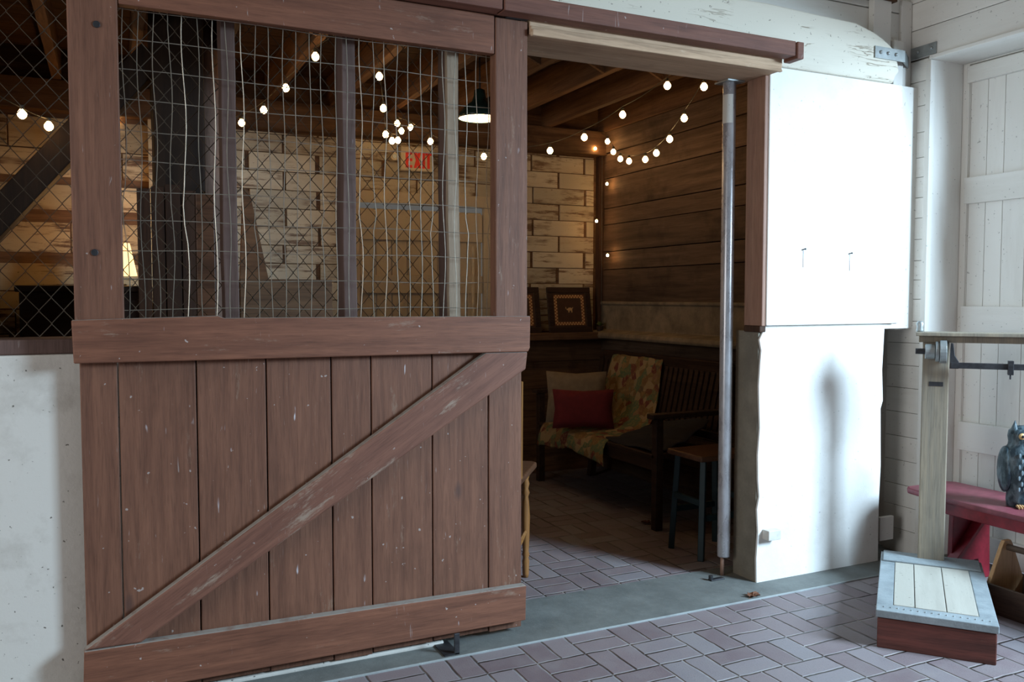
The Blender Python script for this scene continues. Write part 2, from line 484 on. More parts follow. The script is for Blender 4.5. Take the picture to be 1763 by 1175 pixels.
# two short nails / hooks in the white panel
for i, (px, py, lab) in enumerate(((1383, 430, 'left one of two small nails with a hairline mark below, in the white panel'), (1463, 437, 'right one of two small nails with a hairline mark below, in the white panel'))):
    p = at(px, py, 1, YW-.018)
    o = MB(); o.tube([p+Vector((0, .004, 0)), p+Vector((0, -.014, .002))], .0032, 8); o.ball(p+Vector((0, -.014, .002)), .005, 8, 6)
    o.box(p.x-.0009, p.x+.0009, p.y-.0015, p.y+.0005, p.z-.085, p.z-.004)
    tag(recenter(o.build('nail', 'iron')), lab, 'nail', 'nails in the white panel')

# hewn white beam over everything
hb = MB()
top = [(-5, 2.72), (0, 2.72), (1.6, 2.715), (2.3, 2.705), (2.75, 2.715), (2.95, 2.708), (3.30, 2.70), (3.42, 2.672), (3.485, 2.647), (3.54, 2.618), (3.56, 2.60), (3.59, 2.54), (3.60, 2.50), (3.575, 2.475), (3.56, 2.44)]
n = len(top)
hb.prism(top+[(-5, 2.44)], 'y', 3.09, 3.26)
struct('wall_front_beam', hb, 'beam_white', bevel=.006)
# boards above the beam
bd = MB()
z = 2.66
while z < 3.75:
    bd.box(-5, 3.80, 3.20, 3.235, z, z+.172); z += .178
struct('wall_front_top', bd, 'white_x', bevel=.003)
struct('trim_4', MB().box(3.50, 3.625, 3.165, 3.2, 2.62, 3.75), 'white_v', bevel=.004)
struct('trim_5', MB().box(3.63, 3.70, 3.15, 3.20, 2.44, 2.68), 'white_v', bevel=.006)
struct('trim_6', MB().box(3.72, 3.797, 3.185, 3.30, 1.2, 2.9), 'white_v', bevel=.004)

# header under the sliding track, its ragged peach edge
hd = MB()
hd.box(1.512, 2.79, 3.035, 3.31, 2.40, 2.435); hd.box(1.16, 1.512, 3.112, 3.31, 2.40, 2.435)
struct('lintel', hd, 'header', bevel=.006)
hl = MB()
prof = [(1.512+.066*i, 2.418+.006*math.sin(i*1.3)) for i in range(20)]
hl.prism([(1.512, 2.392)]+[(2.78, 2.392)]+[(x, z) for x, z in reversed(prof)], 'y', 3.018, 3.038)
hl.box(1.512, 2.80, 3.045, 3.09, 2.42, 2.47)
struct('trim_7', hl, 'header', bevel=.004)
# jamb on the right
struct('door_jamb_wood', MB().box(2.768, 2.80, YW-.01, 3.245, 1.235, 2.40), 'jamb', bevel=.004)
struct('trim_8', MB().box(2.762, 2.80, YW-.004, 3.24, 1.205, 1.237), 'barn_z', bevel=.006)

# ------------------------------------------------------------------ sliding track
tr = thing('sliding_door_track', 'long brown timber track with end cap above the sliding barn door', 'door track', (1.2, 2.98, 2.44))
b = MB(); b.box(-1.6, 1.36, 2.965, 3.03, 2.452, 2.545); b.build('track_rail', 'track', tr, bevel=.004)
b = MB(); b.box(1.365, 2.80, 2.960, 3.03, 2.450, 2.515); b.build('track_rail', 'track', tr, bevel=.004)
b = MB(); b.box(2.80, 2.838, 2.95, 3.04, 2.437, 2.512); b.build('end_cap', 'track', tr, bevel=.005)
b = MB(); b.box(-1.6, 1.49, 3.032, 3.085, 2.458, 2.480); b.build('lower_strip', 'track', tr, bevel=.003)
b = MB(); b.tube([(1.455, 3.0, 2.47), (1.455, 3.045, 2.468)], .016, 10); b.box(1.41, 1.50, 3.032, 3.05, 2.450, 2.474); b.build('hanger_roller', 'iron', tr, bevel=.002)

# ------------------------------------------------------------------ sliding barn door
D = thing('sliding_barn_door', 'weathered red brown sliding barn door with wire mesh top and diagonal brace', 'barn door', (.7, 3.06, .03))
xs = [-.095, .019, .261, .492, .722, .870, 1.110, 1.345, 1.492]
for i in range(8):
    b = MB(); b.box(xs[i]+.002, xs[i+1]-.0025, 3.070+random.uniform(0, .003), 3.096, .025+random.uniform(0, .01), 1.17)
    b.build('plank', 'door', D, bevel=.003)
b = MB(); b.box(-.103, .042, 3.045, 3.10, 1.28, 2.47); b.build('stile', 'door', D, bevel=.004)
b = MB(); b.box(1.365, 1.503, 3.045, 3.10, 1.28, 2.449); b.build('stile', 'door', D, bevel=.004)
b = MB(); b.box(.044, 1.362, 3.047, 3.085, 2.309, 2.456); b.build('top_rail', 'door_x', D, bevel=.004)
b = MB()
b.prism([(-.108, 1.160), (1.498, 1.155), (1.506, 1.17), (1.508, 1.296), (.6, 1.300), (.35, 1.3), (.33, 1.308), (-.112, 1.298)], 'y', 3.026, 3.068)
b.build('middle_rail', 'door_x', D, bevel=.004)
b = MB(); b.prism([(-.106, .066), (1.488, .070), (1.491, .212), (-.1, .226)], 'y', 3.026, 3.068); b.build('bottom_rail', 'door_x', D, bevel=.004)
b = MB()
b.prism([(-.100, .228), (.070, .2262), (1.490, 1.085), (1.498, 1.154), (1.318, 1.1545)], 'y', 3.030, 3.068)
b.build('diagonal_brace', 'brace', D, bevel=.006)
# welded wire grid
b = MB()
x0, x1, z0, z1 = .035, 1.40, 1.30, 2.32
k = 0; x = x0+.022
rows = [z0+.03+.0985*i for i in range(11)]
while x < x1-.02:
    amp = .002+.004*random.random(); ph = random.random()*6; dr = random.uniform(-.004, .004)
    kink = random.random() < .35
    pth = []
    for i in range(17):
        z = z0-.01+(z1+.02-z0)*i/16
        dx = amp*math.sin(ph+i*.8)+dr*(i/16)
        if kink and i in (5, 6): dx += random.uniform(-.009, .009)
        pth.append((x+dx, 3.104, z))
    b.tube(pth, .0016, 5); x += .0465; k += 1
for z in rows:
    ph = random.random()*6
    b.tube([(x0+(x1-x0)*i/18, 3.1065, z+.003*math.sin(ph+i*.7)-.004*(i/18)*((z-1.3)/1.0)) for i in range(19)], .0016, 5)
b.build('wire_mesh', 'wire', D)
for px, py in ((166, 42), (163, 435)):
    p = at(px, py, 1, 3.045)
    b = MB(); b.tube([p+Vector((0, .003, 0)), p-Vector((0, .004, 0))], .011, 12); b.build('bolt_head', 'iron', D, bevel=.001)
# floor guide bracket
G = thing('door_guide', 'small rusty iron guide bracket on the floor under the barn door', 'door guide', (1.17, 3.0, 0))
b = MB(); b.box(1.160, 1.182, 2.975, 2.983, .006, .088); b.build('upright', 'iron', G, bevel=.002)
b = MB(); b.box(1.115, 1.16, 3.104, 3.112, .006, .095); b.build('upright', 'iron', G, bevel=.002)
b = MB(); b.box(1.12, 1.180, 2.975, 3.105, .006, .012); b.build('foot_plate', 'iron', G)

# ------------------------------------------------------------------ stall partition: studs, chain link, sill
P = thing('chain_link_partition', 'chain link partition with brown studs behind the barn door mesh', 'partition', (0, 3.25, 1.185))
b = MB(); b.box(-1.9, 1.27, YW+.01, 3.34, 1.185, 1.235); b.build('sill', 'stud', P, bevel=.006)
def stud(xc, w, y0, y1, dx, mat, name='stud', seg=8):
    b = MB(); prev = None
    pts = []
    for i in range(seg+1):
        z = 1.235+(2.44-1.235)*i/seg
        w2 = w*(1+random.uniform(-.04, .04)); c = xc+dx*i/seg+random.uniform(-.002, .002)
        pts.append((c-w2/2, c+w2/2, z))
    vs = []
    for a, c, z in pts: vs += [(a, y0, z), (c, y0, z), (c, y1, z), (a, y1, z)]
    fs = [(0, 3, 2, 1), tuple(4*seg+j for j in range(4))]
    for i in range(seg):
        for j in range(4): fs.append((4*i+j, 4*i+(j+1) % 4, 4*i+4+(j+1) % 4, 4*i+4+j))
    b.add(vs, fs); return b.build(name, mat, P, bevel=.003)
stud(.392, .05, 3.17, 3.26, -.0, 'stud')
stud(.822, .05, 3.17, 3.27, 0, 'stud')
stud(1.246, .048, 3.19, 3.30, 0, 'stud')
stud(1.236, .048, 3.15, 3.175, -.010, 'lath', 'bare_lath')
b = MB(); pitch = .0735; hz = .089
x = -1.85; j = 0
while x < 1.165:
    pth = []; i = 0; z = 1.24
    while z < 2.46:
        s = 1 if i % 2 == 0 else -1
        sag = .004*math.sin(x*9+z*5)
        pth.append((x+s*(pitch/4+.0012)+sag*.6, 3.285+s*.0015*(1 if j % 2 else -1), z+sag)); z += hz/2; i += 1
    b.tube(pth, .0019, 4, False); x += pitch/2; j += 1
    # neighbouring wires run in opposite phase
    pth = []; i = 0; z = 1.24
    while z < 2.46:
        s = -1 if i % 2 == 0 else 1
        sag = .004*math.sin(x*9+z*5)
        pth.append((x+s*(pitch/4+.0012)+sag*.6, 3.285+s*.0015*(1 if j % 2 else -1), z+sag)); z += hz/2; i += 1
    b.tube(pth, .0019, 4, False); x += pitch/2; j += 1
b.build('chain_link', 'chain', P)

# ------------------------------------------------------------------ right wall of the aisle with its opening
rw = MB(); z = 0
lines = [0.0, .13, .255, .37, .50, .63, .76, .89, 1.01, 1.13, 1.245, 1.36, 1.46, 1.56, 1.67, 1.78, 1.885, 1.99, 2.09, 2.22, 2.355, 2.48, 2.59]
for a, c in zip(lines, lines[1:]): rw.box(XR, XR+.02, 3.085, 3.30, a+.002, c)
struct('wall_right', rw, 'white_h', bevel=.002)
struct('wall_right_core', MB().box(XR+.02, XD, 3.085, 3.35, 0, 2.59), 'white_v')
rt = MB(); z = 2.60
for hh in (.15, .14, .15, .15, .15, .15, .17, .17):
    rt.box(XR, XR+.03, -4.5, 3.30, z, z+hh-.003); z += hh
struct('wall_right_top', rt, 'white_h', bevel=.002)
struct('wall_right_beam', MB().box(XR+.03, XD+.02, -4.5, 3.30, 2.59, 3.8), 'white_h')
struct('trim_9', MB().box(XR-.012, XR+.02, 3.058, 3.088, 0, 2.575), 'white_v', bevel=.003)
struct('trim_10', MB().box(XR-.006, XD, 3.065, 3.086, 0, 2.585), 'white_v', bevel=.003)
struct('trim_11', MB().box(XR-.012, XD, -4.5, 3.07, 2.578, 2.598), 'white_h', bevel=.003)
struct('wall_right_near', MB().box(XR, XD, -4.5, -1.1, 0, 2.6), 'white_h')
struct('trim_12', MB().box(3.60, 3.70, 3.145, 3.165, .10, .225), 'white_v', bevel=.003)
# white plank door, closed leaf
dr = tag(thing('door_1', 'white plank door leaf', 'door', (XD, 2.6, 0)), kind='structure')
del dr['category']; del dr['label']
struct('wall_right_recess', MB().box(XD+.002, XD+.06, 3.03, 3.35, 0, 2.62).box(XD+.002, XD+.06, 2.0, 3.03, 2.571, 2.62), 'white_v')
pl = MB(); y = 3.055
for wdt in (.03, .095, .093, .12, .10, .11, .10, .12):
    pl.box(XD+.012, XD+.035, y-wdt+.002, y, .01, 2.57); y -= wdt
pl.build('planks', 'white_v', dr, bevel=.002)
yend = y
for z0_, z1_ in ((2.475, 2.56), (1.855, 1.99), (1.185, 1.325), (.57, .72), (.02, .15)):
    b = MB(); b.box(XD-.014, XD+.012, yend, 3.035, z0_, z1_); b.build('rail', 'white_h', dr, bevel=.003)

# galvanised strap round the corner
S = thing('corner_strap', 'galvanised steel strap bolted round the corner of the white beam', 'metal strap', (3.6, 3.09, 2.55))
b = MB(); b.box(3.425, 3.63, 3.082, 3.088, 2.548, 2.605); b.bar((3.625, 3.085, 2.574), (XR-.004, 3.20, 2.590), .006, .057); b.build('strap_arm', 'steel', S)
b = MB(); b.box(XR-.007, XR-.001, 3.035, 3.205, 2.602, 2.660); b.build('strap_arm', 'steel', S)
for x in (3.46, 3.51, 3.565):
    b = MB(); b.ball((x, 3.08, 2.577), .009, 10, 6); b.build('bolt', 'steel', S, smooth=True)
for y in (3.14, 3.06):
    b = MB(); b.ball((XR-.008, y, 2.632), .009, 10, 6); b.build('bolt', 'steel', S, smooth=True)

# rest of the barn aisle, out of frame: it only bounces daylight
struct('wall_left', MB().box(-4.6, -4.5, -5, 3.3, 0, 3.9), 'barn_y')
struct('ceiling', MB().box(-4.6, 4.3, -5, 3.3, 3.9, 4.0), 'deck')
struct('wall_behind', MB().box(-4.6, 4.3, -5.1, -5, 0, 3.9), 'barn_x')
struct('ground_outside', MB().box(4.3, 12, -8, 6, -.12, -.02), 'dusty')

# ------------------------------------------------------------------ stall shell
bw = MB(); bw.box(-2, 3.75, YB+.03, YB+.08, 0, 3.0)
# slit above the back door is left open: cut by building around it
struct('wall_back_backing', MB().box(-2, 1.56, YB+.009, YB+.06, 0, 3.0).box(2.57, 3.75, YB+.009, YB+.06, 0, 3.0).box(1.56, 2.57, YB+.009, YB+.06, 2.05, 3.0), 'barn_x')
wb = MB()
rowh = .1235; r = 0; z = 1.355-rowh*2
while z < 2.47:
    off = (.235 if r % 2 else 0)+random.uniform(-.012, .012)
    x = .62-off
    while x < 3.50:
        a, c = max(x, .62), min(x+.447+random.uniform(-.01, .01), 3.50)
        top_ = min(z+rowh-.005, 2.475)
        if c-a > .03:
            segs = [(a, c)]
            if z < 2.07:                                   # leave the door opening
                segs = []
                if a < 1.50: segs.append((a, min(c, 1.50)))
                if c > 2.63: segs.append((max(a, 2.63), c))
            for (p, q) in segs:
                if q-p > .02: wb.box(p, q, YB+random.uniform(-.004, .004), YB+.022, z, top_)
        x += .468
    z += rowh; r += 1
struct('wall_back', wb, 'wash', bevel=.0025)
wo = MB()
zs = [.9, 1.15, 1.30, 1.41, 1.58, 1.64, 1.83, 1.90, 2.06, 2.10, 2.27, 2.46]
for i, (a, c) in enumerate(zip(zs, zs[1:])):
    if c-a < .08: continue
    x = -2.0+random.uniform(-.3, 0)
    while x < .62:
        L = random.uniform(.5, .95); q = min(x+L, .62)
        wo.box(x, q-.008, YB+random.uniform(-.006, .004), YB+.022, a+.004, c-.004); x = q+.0
struct('wall_back_left', wo, 'wash_old', bevel=.003)
struct('trim_13', MB().box(-2, 3.57, YB-.09, YB+.02, 2.485, ZJ), 'barn_x', bevel=.006)
# lower part of the back wall, brown boards and ledge
lb = MB()
for a, c in ((0, .22), (.223, .44), (.443, .66), (.663, .87), (.873, 1.08)): lb.box(-2, 1.5, YB-.01, YB+.022, a, c); lb.box(2.64, 3.57, YB-.01, YB+.022, a, c)
struct('wall_back_lower', lb, 'barn_x', bevel=.003)
struct('trim_14', MB().box(2.66, XS, YB-.20, YB+.02, 1.045, 1.10), 'barn_x', bevel=.008)
# back door
bdm = tag(thing('door_2', None, None, (2.06, YB, 0)), kind='structure')
b = MB(); x = 1.60
for i in range(8): b.box(x+.002, x+.112, YB+.005, YB+.03, .01, 2.0); x += .1165
b.build('planks', 'cream', bdm, bevel=.003)
for a, c in ((1.78, 1.985), (1.40, 1.53), (.15, .3)):
    b = MB(); b.box(1.60, 2.53, YB-.012, YB+.005, a, c); b.build('rail', 'cream', bdm, bevel=.003)
b = MB(); b.box(2.44, 2.456, YB-.04, YB-.012, 1.1, 1.75); b.build('latch_bar', 'cream_plain', bdm, bevel=.003)
struct('trim_15', MB().box(1.50, 1.59, YB-.03, YB+.02, 0, 2.12), 'cream', bevel=.004)
struct('trim_16', MB().box(2.54, 2.63, YB-.03, YB+.02, 0, 2.12), 'cream', bevel=.004)
struct('trim_17', MB().box(1.59, 2.54, YB-.03, YB+.02, 2.035, 2.12), 'cream', bevel=.004)
# right wall of the stall
rb = MB()
zs = [.0, .21, .42, .63, .85, 1.07]
for a, c in zip(zs, zs[1:]): rb.box(XS+.0, XS+.03, 3.26, YB+.02, a+.003, c)
zs = [1.33, 1.587, 1.73, 1.94, 2.07, 2.305, 2.5, 2.67]
for a, c in zip(zs, zs[1:]):
    x = random.uniform(0, .012); rb.box(XS-x, XS+.03, 3.26, YB+.02, a+.004, c-.002)
struct('wall_stall_right', rb, 'barn_y', bevel=.003)
struct('wall_stall_right_backing', MB().box(XS+.03, XS+.07, 3.26, YB+.05, 0, 3.0), 'barn_z')
lg = MB()
n = 24
for i in range(n):
    ya, yb = 3.30+(YB-3.30)*i/n, 3.30+(YB-3.30)*(i+1)/n
lg.prism([(XS+.02, 1.06), (XS-.14, 1.055), (XS-.15, 1.075), (XS-.14, 1.10), (XS-.02, 1.118), (XS-.02, 1.31), (XS-.035, 1.318), (XS-.035, 1.338), (XS+.02, 1.34)], 'y', 3.30, YB-.01)
# prism with axis y takes (x, z)
struct('wall_ledge', lg, 'ledge_c', bevel=.006)
struct('trim_18', MB().box(XS-.05, XS, YB-.055, YB+.0, 1.10, 2.49), 'barn_z', bevel=.004)
struct('wall_stall_left', MB().box(-2.05, -2, 3.13, YB+.1, 0, 3.0), 'barn_y')
struct('wall_stall_front_top', MB().box(-2, 3.6, 3.262, 3.30, 2.44, 3.0), 'barn_x')
struct('wall_stall_front_left', MB().box(-2.02, -1.9, 3.13, 3.3, 1.18, 2.45), 'barn_z')
# loft deck and joists
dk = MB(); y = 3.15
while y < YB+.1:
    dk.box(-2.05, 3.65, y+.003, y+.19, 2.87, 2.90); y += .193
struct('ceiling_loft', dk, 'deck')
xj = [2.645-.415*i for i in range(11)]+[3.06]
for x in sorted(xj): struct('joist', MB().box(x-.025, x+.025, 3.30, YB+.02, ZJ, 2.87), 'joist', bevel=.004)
struct('joist', MB().box(XS-.03, XS+.02, 3.30, YB+.02, ZJ, 2.87), 'joist', bevel=.004)
xs_ = sorted(xj)+[XS-.005]
for yy in (4.25,):
    for a, c in zip(xs_, xs_[1:]):
        br = MB(); br.bar((a+.02, yy, ZJ+.015), (c-.02, yy+.0, 2.855), .035, .02, (0, 1, 0)); br.bar((a+.02, yy+.06, 2.855), (c-.02, yy+.06, ZJ+.015), .035, .02, (0, 1, 0))
        struct('joist_bridging', br, 'joist')

# ------------------------------------------------------------------ timbers in the stall
TP = thing('timber_post', 'thick dark timber post rising to the ceiling behind the mesh', 'post', (.33, 4.6, 0))
def ragged(x0, x1, y0, y1, z0, z1, seg, amp):
    b = MB(); vs = []
    for i in range(seg+1):
        z = z0+(z1-z0)*i/seg; a, c = random.uniform(-amp, amp), random.uniform(-amp, amp)
        vs += [(x0+a, y0, z), (x1+c, y0, z), (x1+c, y1, z), (x0+a, y1, z)]
    fs = [(0, 3, 2, 1), tuple(4*seg+j for j in range(4))]
    for i in range(seg):
        for j in range(4): fs.append((4*i+j, 4*i+(j+1) % 4, 4*i+4+(j+1) % 4, 4*i+4+j))
    return b.add(vs, fs)
ragged(.205, .44, 4.5, 4.74, 0, 2.87, 12, .006).build('post_shaft', 'barn_dark', TP, bevel=.01)
p0 = Vector((-.90, 4.6, 1.20)); p1 = Vector((.215, 4.6, 2.555))
MB().bar(p0, p1, .13, .14, (0, 1, 0)).build('brace', 'barn_dark', TP, bevel=.008)
RP = thing('round_post', 'gnarled round brown post with a bulge beside the thick dark timber', 'post', (.50, 4.85, 0))
b = MB(); prof = [(.075, 0), (.07, 1.0), (.075, 1.5), (.06, 1.75), (.085, 1.95), (.06, 2.08), (.07, 2.2), (.10, 2.33), (.075, 2.45), (.06, 2.6), (.06, 2.87)]
b.lathe(prof, (.50, 4.85, 0), 12); b.build('post_shaft', 'pinkwood', RP, smooth=True)
# brown divider boards in front of it
BD = thing('stall_divider', 'short divider of upright brown boards in front of the thick post', 'stall divider', (.3, 4.42, 0))
x = .125
for i, w in enumerate((.062, .062, .072, .07)):
    b = MB(); b.box(x, x+w-.004, 4.40+.006*(i % 2), 4.43, 0, 1.885+.012*(i % 3)); b.build('board', 'barn_z', BD, bevel=.003); x += w
b = MB(); b.box(.385, .47, 4.40, 4.425, 0, 1.87); b.build('board', 'seatwood', BD, bevel=.003)
LB = MB(); LB.box(.475, .535, 4.44, 4.46, 0, 1.90)
tag(recenter(LB.build('upright_board', 'pinkwood', bevel=.004)), 'narrow pinkish bare board standing between the divider and the first stud', 'board')
b = MB(); p = [at(418, 322, 1, 5.62), at(430, 330, 1, 5.62), at(462, 478, 1, 5.62), at(413, 478, 1, 5.62)]
b.prism([(p[0].x, p[0].z), (p[1].x, p[1].z), (p[2].x, p[2].z), (p[2].x+.12, 0), (p[3].x-.02, 0), (p[3].x, p[3].z)], 'y', 5.62, 5.65)
o = b.build('leaning_board', 'barn_x', bevel=.004); tag(recenter(o), 'tapered brown board leaning beside the first stud, against whitewashed boards', 'board')
b = MB(); pa = at(250, 10, 1, 5.86); pb = at(258, 318, 1, 5.86)
struct('trim_19', MB().box(pa.x-.0, pa.x+.055, YB-.05, YB-.004, 1.1, 2.67), 'wash_old')

# brown headboard / cabinet behind the mesh
HB = thing('wooden_crate', 'large brown wooden crate with plank sides left of the cream door', 'crate', (.92, 5.2, 0))
a = at(413, 478, 1, 5.0); c = at(572, 478, 1, 5.0)
for i in range(4):
    b = MB(); z0_ = .10+i*.345; b.box(a.x, c.x, 5.0, 5.03, z0_, z0_+.34); b.build('side_plank', 'barn_x', HB, bevel=.004)
b = MB(); b.box(a.x, a.x+.03, 5.03, 5.5, .1, 1.47); b.box(c.x-.03, c.x, 5.03, 5.5, .1, 1.47); b.build('end_panel', 'barn_z', HB, bevel=.004)
for x in (a.x, c.x-.06):
    for y in (5.03, 5.44):
        b = MB(); b.box(x, x+.06, y, y+.06, 0, 1.46); b.build('corner_post', 'barn_z', HB, bevel=.003)

# dark cabinet with the lamp
CB = thing('dark_cabinet', 'tall dark wooden cabinet under the glowing lamp at far left', 'cabinet', (-.12, 5.5, 0))
b = MB(); b.box(-.44, .20, 5.25, 5.68, .06, 1.40); b.build('body', 'frame', CB, bevel=.006)
b = MB(); b.box(-.46, .22, 5.23, 5.70, 1.40, 1.435); b.build('top', 'frame', CB, bevel=.006)
for x in (-.43, -.115):
    b = MB(); b.box(x, x+.30, 5.232, 5.25, .12, 1.36); q = b.build('door', 'frame', CB, bevel=.004)
    b = MB(); b.ball((x+(.26 if x < -.2 else .04), 5.222, .85), .012); b.build('knob', 'gold', q, smooth=True)
for x in (-.42, .12):
    for y in (5.27, 5.62):
        b = MB(); b.box(x, x+.05, y, y+.05, 0, .06); b.build('foot', 'frame', CB)
lx = at(197, 455, 1, 5.38).x
TL = thing('table_lamp', 'small table lamp with glowing linen shade on the dark cabinet', 'lamp', (lx, 5.40, 1.435))
b = MB(); b.lathe([(.06, 0), (.062, .012), (.02, .02), (.016, .05), (.012, .07), (.012, .16)], (lx, 5.40, 1.435), 16); b.build('lamp_base', 'iron', TL, smooth=True)
b = MB()
vs = []; n = 28
for r_, z_ in ((.118, 1.495), (.082, 1.68)):
    vs += [(lx+r_*math.cos(2*PI*k/n), 5.40+r_*math.sin(2*PI*k/n), z_) for k in range(n)]
b.add(vs, [(k, (k+1) % n, n+(k+1) % n, n+k) for k in range(n)]); b.build('lamp_shade', 'shade_lit', TL, smooth=True, solid=.002)
# dark chest further left, stack shadow
b = MB()

# ------------------------------------------------------------------ pendant lamp
pc = atd(826, 212, 5.0); pc.z = at(826, 205, 1, pc.y).z
PL = thing('pendant_lamp', 'dark green enamel pendant lamp with lit rim hanging behind the door stile', 'pendant lamp', (pc.x, pc.y, pc.z))
def dome(prof, mat, name, sol=.002):
    b = MB(); n = 28; vs = []
    for r_, z_ in prof: vs += [(pc.x+r_*math.cos(2*PI*k/n), pc.y+r_*math.sin(2*PI*k/n), pc.z+z_) for k in range(n)]
    b.add(vs, [(i*n+k, i*n+(k+1) % n, (i+1)*n+(k+1) % n, (i+1)*n+k) for i in range(len(prof)-1) for k in range(n)])
    return b.build(name, mat, PL, smooth=True, solid=sol)
dome([(.128, .0), (.129, .012), (.115, .035), (.08, .075), (.045, .10), (.035, .13), (.03, .165), (.008, .175)], 'enamel', 'lamp_shade', .003)
dome([(.124, .004), (.11, .03), (.076, .07), (.03, .09), (.001, .092)], 'lamp_inner', 'shade_lining', .001)
b = MB(); b.ball((pc.x, pc.y, pc.z+.03), .03, 14, 10); b.build('bulb', 'bulb', PL, smooth=True)
b = MB(); b.tube([(pc.x, pc.y, pc.z+.17), (pc.x, pc.y, 2.87)], .006, 8); b.build('stem', 'iron', PL)

# ------------------------------------------------------------------ string lights
def string(name, label, pts, r, mat, cordpts=None, sock=True, group='string lights in the stall', cord_off=.045):
    base = Vector(pts[0])
    T = thing(name, label, 'string lights', tuple(base), 0, group)
    cps = cordpts if cordpts else [Vector(p)+Vector((0, 0, cord_off)) for p in pts]
    path = []
    for i in range(len(cps)-1):
        a, c = Vector(cps[i]), Vector(cps[i+1]); sg = (c-a).length*.05
        for k in range(5):
            f = k/5; q = a.lerp(c, f); q.z -= sg*4*f*(1-f)*.6; path.append(q)
    path.append(Vector(cps[-1]))
    MB().tube(path, .0022, 5).build('cord', 'cord', T)
    for p in pts:
        p = Vector(p)
        b = MB(); b.lathe([(.0005, -r*1.05), (r*.45, -r*.92), (r*.85, -r*.5), (r, 0), (r*.9, r*.45), (r*.6, r*.85), (r*.42, r*1.15)], p, 12)
        q = b.build('bulb', mat, T, smooth=True)
        if sock:
            b = MB(); b.lathe([(r*.45, r*1.1), (r*.5, r*1.2), (r*.5, r*1.9), (r*.3, r*2.1)], p, 8); b.build('socket', 'cord', q)
    return T
R_ = .0195
L1 = [atd(38, 197, 3.7), atd(84, 218, 3.85), atd(140, 226, 4.1), atd(198, 210, 4.35)]
string('string_light', 'string of two round bulbs left of the barn door stile', L1[:2], R_, 'bulb', [atd(-40, 140, 3.6), atd(38, 186, 3.7), atd(84, 205, 3.85), atd(150, 215, 4.2)])
L2 = [atd(198, 210, 5.3), atd(226, 187, 5.3), atd(240, 177, 5.3)]
string('string_light', 'three small bulbs hanging close together above the table lamp', L2, R_, 'bulb', [atd(150, 205, 5.2), atd(198, 198, 5.3), atd(226, 172, 5.3), atd(240, 160, 5.3), atd(243, 130, 5.3)])
L3 = [atd(416, 212, 5.0), atd(454, 190, 4.8), atd(492, 152, 4.6), atd(543, 98, 4.3)]
string('string_light', 'four bulbs climbing to the right between the first two studs', L3, R_, 'bulb', [atd(350, 215, 5.2)]+[p+Vector((0, 0, .05)) for p in L3]+[atd(600, 40, 4.15)])
L4 = [atd(653, 132, 4.6), atd(660, 187, 4.9), atd(664, 232, 5.2), atd(675, 243, 5.3), atd(685, 242, 5.4), atd(691, 226, 5.6), atd(684, 213, 5.7), atd(707, 220, 5.7), atd(741, 244, 5.6)]
string('string_light', 'cluster of bulbs hanging down beside the exit sign', L4, R_, 'bulb', [atd(645, 70, 4.4)]+[p+Vector((0, 0, .045)) for p in L4])
L5 = [atd(833, 270, 5.6), atd(947, 260, 5.4), atd(1006, 237, 5.2), atd(1072, 198, 5.0), atd(1149, 148, 4.6)]
string('string_light', 'five spaced bulbs rising from the pendant lamp to the lintel', L5, R_, 'bulb', [atd(741, 232, 5.6)]+[p+Vector((0, 0, .05)) for p in L5]+[atd(1190, 100, 4.45)])
L6 = [atd(1212, 150, 4.6), atd(1178, 204, 4.85), atd(1153, 240, 5.1), atd(1130, 264, 5.4), atd(1111, 275, 5.65), atd(1083, 278, 5.95), atd(1068, 274, 6.15), atd(1056, 262, 6.35), atd(1046, 244, 6.55)]
string('string_light', 'swag of nine bulbs curving down towards the back corner', L6, R_, 'bulb', [atd(1218, 110, 4.5)]+[p+Vector((0, 0, .045)) for p in L6]+[atd(1036, 230, 6.6)])
L7 = [atd(1025, 256, 6.65), atd(1045, 317, 6.62), atd(1027, 381, 6.62), atd(1046, 440, 6.60)]
cpx = at(1036, 300, 1, YB-.08)
string('string_light', 'column of small bright bulbs down the back corner post', L7, .010, 'minibulb', [Vector((cpx.x, YB-.085, z_)) for z_ in (2.6, 2.3, 2.05, 1.8, 1.5, 1.3, 1.12)], sock=False)

# ------------------------------------------------------------------ exit sign
a = at(690, 251, 1, YB-.06); c = at(747, 297, 1, YB-.06)
EX = thing('exit_sign', 'cream exit sign with red letters above the back door', 'exit sign', ((a.x+c.x)/2, YB-.03, c.z))
MB().box(a.x, c.x, YB-.06, YB-.005, c.z, a.z).build('sign_body', 'cream_plain', EX, bevel=.006)
x0, x1, z0, z1 = a.x+.035, c.x-.018, c.z+.022, a.z-.038
hh = z1-z0; lw = (x1-x0); st = .019; y0, y1 = YB-.064, YB-.060
def letters():
    b = MB(); q = x0
    w = lw*.25
    b.box(q, q+st, y0, y1, z0, z1)
    for z_ in (z0, z0+hh/2-st/2, z1-st): b.box(q+st, q+w, y0, y1, z_, z_+st)
    yield b
    b = MB(); q = x0+lw*.31; w = lw*.28
    b.prism([(q, z0), (q+st*1.1, z0), (q+w, z1), (q+w-st*1.1, z1)], 'y', y0, y1)
    b.prism([(q, z1), (q+w-st*1.1, z0), (q+w, z0), (q+st*1.1, z1)], 'y', y0-.0006, y1)
    yield b
    b = MB(); q = x0+lw*.645; b.box(q, q+st, y0, y1, z0, z1); yield b
    b = MB(); q = x0+lw*.76; w = lw*.24
    b.box(q, q+w, y0, y1, z1-st, z1); b.box(q+w/2-st/2, q+w/2+st/2, y0, y1, z0, z1-st); yield b
for b in letters(): b.build('letter', 'exit_red', EX)
EL = thing('emergency_light', 'small round lamp head on the wall left of the exit sign', 'lamp', tuple(at(679, 272, 1, YB-.05)))
